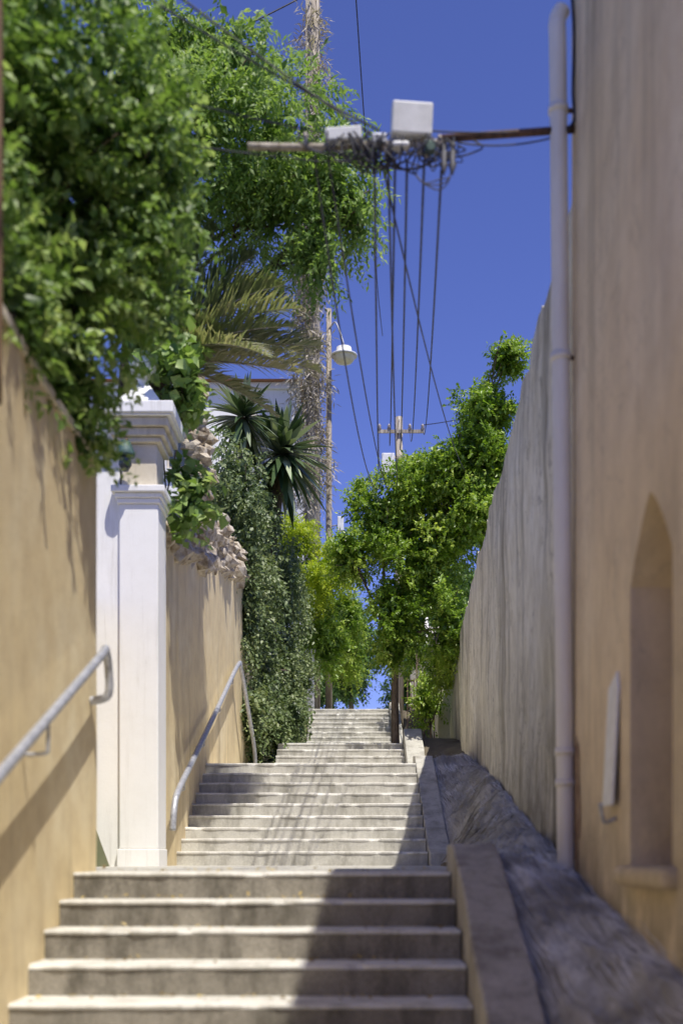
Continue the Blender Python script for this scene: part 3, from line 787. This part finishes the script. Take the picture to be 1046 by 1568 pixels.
yucca('yucca_tree',[((-1.55,26,8.70),1.25,200),((-2.30,25.2,9.2),0.95,130)],[([(-2.2,27,3),(-1.9,26.6,6.5),(-1.55,26,8.70)],[.2,.16,.13]),([(-2.3,26,3),(-2.35,25.7,7),(-2.30,25.2,9.2)],[.18,.13,.1])])

iv=empty('ivy_hedge')
E=[(-2.1,21.5,6.5,.5,1.4,.9),(-1.95,23.5,5.4,.42,1.6,.9),(-1.88,24.2,4.1,.42,1.6,1.0),(-1.93,23.3,2.8,.45,1.1,.7),(-1.65,27.5,6.0,.5,1.5,1.2),(-1.6,27.5,4.3,.42,1.4,1.2),(-2.0,26.0,7.3,.5,1.0,.8),(-1.55,27,3.2,.4,1.2,.7),(-1.85,21.8,2.6,.25,.5,.6),(-1.9,20.8,5.3,.20,.6,.35),(-1.9,21.8,4.4,.22,.5,.9),(-1.45,22.8,2.4,.16,.5,.35),(-1.25,25.5,2.9,.2,.6,.5),(-1.2,28.5,4.3,.18,.6,.5)]
branches('stems',(-2.1,24,1.5),E,M_BARK,iv,0.08,(-2.1,24,4),4,5)
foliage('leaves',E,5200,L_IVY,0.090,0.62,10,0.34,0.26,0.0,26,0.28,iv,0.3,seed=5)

ys_=empty('laburnum_bush')
E=[(-.95,30.6,7.1,.75,1.,.8),(-.75,31.5,5.7,.6,.8,.8),(-.25,32.6,6.6,.4,.8,.6),(-.15,33.2,5.6,.35,.7,.6),(-1.5,30.2,7.9,.5,.8,.5),(-.4,31,7.6,.5,.7,.5)]
branches('trunk_and_limbs',(-1.5,31.8,3.6),E,M_BARK,ys_,0.09,(-1.3,31.6,5.3),5,6)
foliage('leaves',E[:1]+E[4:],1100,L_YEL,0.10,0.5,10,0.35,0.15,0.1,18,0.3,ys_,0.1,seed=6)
foliage('leaves_lower',E[1:4],1500,L_ORNG,0.10,0.5,10,0.35,0.15,0.1,18,0.3,ys_,0.25,seed=7)  # lower lobes carry a darker, greener leaf material

ct=empty('broadleaf_tree')
E=[(.60,22.6,6.35,.75,1,.72),(1.35,22.5,5.55,.75,1,.8),(.80,22.5,4.6,.50,.8,.65),(1.75,22,4.2,.38,.7,.85),(2.05,22,7.30,.55,.9,.65),(2.42,21.8,8.1,.46,.8,.5),(2.72,21.5,8.9,.24,.4,.28),(1.3,22.5,6.9,.6,.8,.5),(-.05,22.3,5.6,.38,.6,.42),(2.1,22,6.2,.5,.8,.7),(2.5,22,7.2,.4,.8,.6),(1.75,22.3,6.9,.5,.8,.5),(.75,22.5,3.9,.25,.5,.35)]
branches('trunk_and_limbs',(.79,23,2.15),E,M_BARK,ct,0.085,(.80,22.9,4.3),6,7)
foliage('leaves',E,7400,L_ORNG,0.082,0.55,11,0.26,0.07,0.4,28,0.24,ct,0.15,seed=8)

for i,(x,y,rx,zc,rz,s) in enumerate([(-.1,46,1.0,7.6,2.0,12),(-.9,50,1.4,8.0,2.2,13),(2.6,48,1.2,7.4,2.0,14),(3.4,44,1.4,9.0,2.2,15),(-3.8,48,2.2,9,3,16)]):
    e=empty('garden_tree')
    E=[(x,y,zc,rx,rx,rz*.7),(x-.4*rx,y,zc-rz*.4,rx*.7,rx*.7,rz*.5),(x+.3*rx,y-.3,zc+rz*.4,rx*.6,rx*.6,rz*.5)]
    branches('trunk_and_limbs',(x,y,3.6),E,M_BARK,e,0.13,(x,y,zc-rz*.5),4,s)
    foliage('leaves',E,900,L_FAR,0.17,0.5,9,0.45,0.2,0.2,18,0.3,e,0.3,seed=s)
e=empty('wall_shrub')
E=[(1.55,25.5,3.3,.3,.8,.5),(1.75,24,3.9,.3,.8,.5),(1.5,29,5.0,.3,.8,.5)]
branches('stems',(1.6,25.5,2.2),E,M_BARK,e,0.03,(1.6,25.4,2.9),3,19)
foliage('leaves',E,500,L_ORNG,0.09,0.5,9,0.3,0.1,0.2,12,0.35,e,0.3,seed=20)
e=empty('fallen_leaves')
n=340; rg2=np.random.default_rng(3)
P=[]
for k in range(n):
    st=rg2.integers(0,9); y=6.9-st*T+(rg2.uniform(0.03,0.3) if rg2.random()<.4 else rg2.uniform(0.24,0.33)); P.append((rg2.uniform(-1.55,0.5),y,-0.07-R*st+0.010))
P=np.array(P); d=rg2.normal(size=(n,3)); d[:,2]*=0.3; d=norm(d)
nr=norm(rg2.normal(size=(n,3))*0.35+np.array([0,0,1]))
V,F,r=leaves_from(P,d,nr,rg2.uniform(0.015,0.05,n),rg2.uniform(0.01,0.026,n),rg2.uniform(0,1,n))
fast_mesh('leaves',V,F,r,L_LITT,e)

# ------------------------------------------------------------------ light, sky, camera
sd=Vector((0.255,-0.42,1.0)).normalized()
sun=bpy.data.lights.new('sun','SUN'); sun.energy=5.0; sun.angle=math.radians(0.5); sun.color=(1,0.95,0.86)
so=bpy.data.objects.new('sun',sun); COL.objects.link(so); so.rotation_euler=sd.to_track_quat('Z','Y').to_euler(); so.location=(3,-5,12)
w=bpy.data.worlds.new('World'); scene.world=w; w.use_nodes=True
nt=w.node_tree; nt.nodes.clear()
out=nt.nodes.new('ShaderNodeOutputWorld'); bg=nt.nodes.new('ShaderNodeBackground'); sk=nt.nodes.new('ShaderNodeTexSky')
sk.sky_type='NISHITA'; sk.sun_disc=False; sk.sun_elevation=math.asin(sd.z); sk.sun_rotation=math.atan2(sd.x,sd.y)
sk.altitude=1500; sk.air_density=1.0; sk.dust_density=0.4; sk.ozone_density=3.5
bg.inputs[1].default_value=0.15
tint=nt.nodes.new('ShaderNodeMix'); tint.data_type='RGBA'; tint.blend_type='MULTIPLY'; tint.inputs[0].default_value=1.0
tint.inputs[7].default_value=(0.72,0.66,1.10,1)
nt.links.new(sk.outputs[0],tint.inputs[6]); nt.links.new(tint.outputs[2],bg.inputs[0]); nt.links.new(bg.outputs[0],out.inputs[0])

cam=bpy.data.cameras.new('camera'); co=bpy.data.objects.new('camera',cam); COL.objects.link(co)
co.location=(0,0,0); co.rotation_euler=(math.radians(90),0,0)
cam.lens=42.47; cam.sensor_width=36; cam.sensor_fit='AUTO'
cam.shift_y=0.339; cam.shift_x=-0.0121
cam.clip_start=0.05; cam.clip_end=5000
cam.dof.use_dof=True; cam.dof.focus_distance=21; cam.dof.aperture_fstop=1.3
scene.camera=co
scene.view_settings.view_transform='Standard'; scene.view_settings.look='None'; scene.view_settings.exposure=0
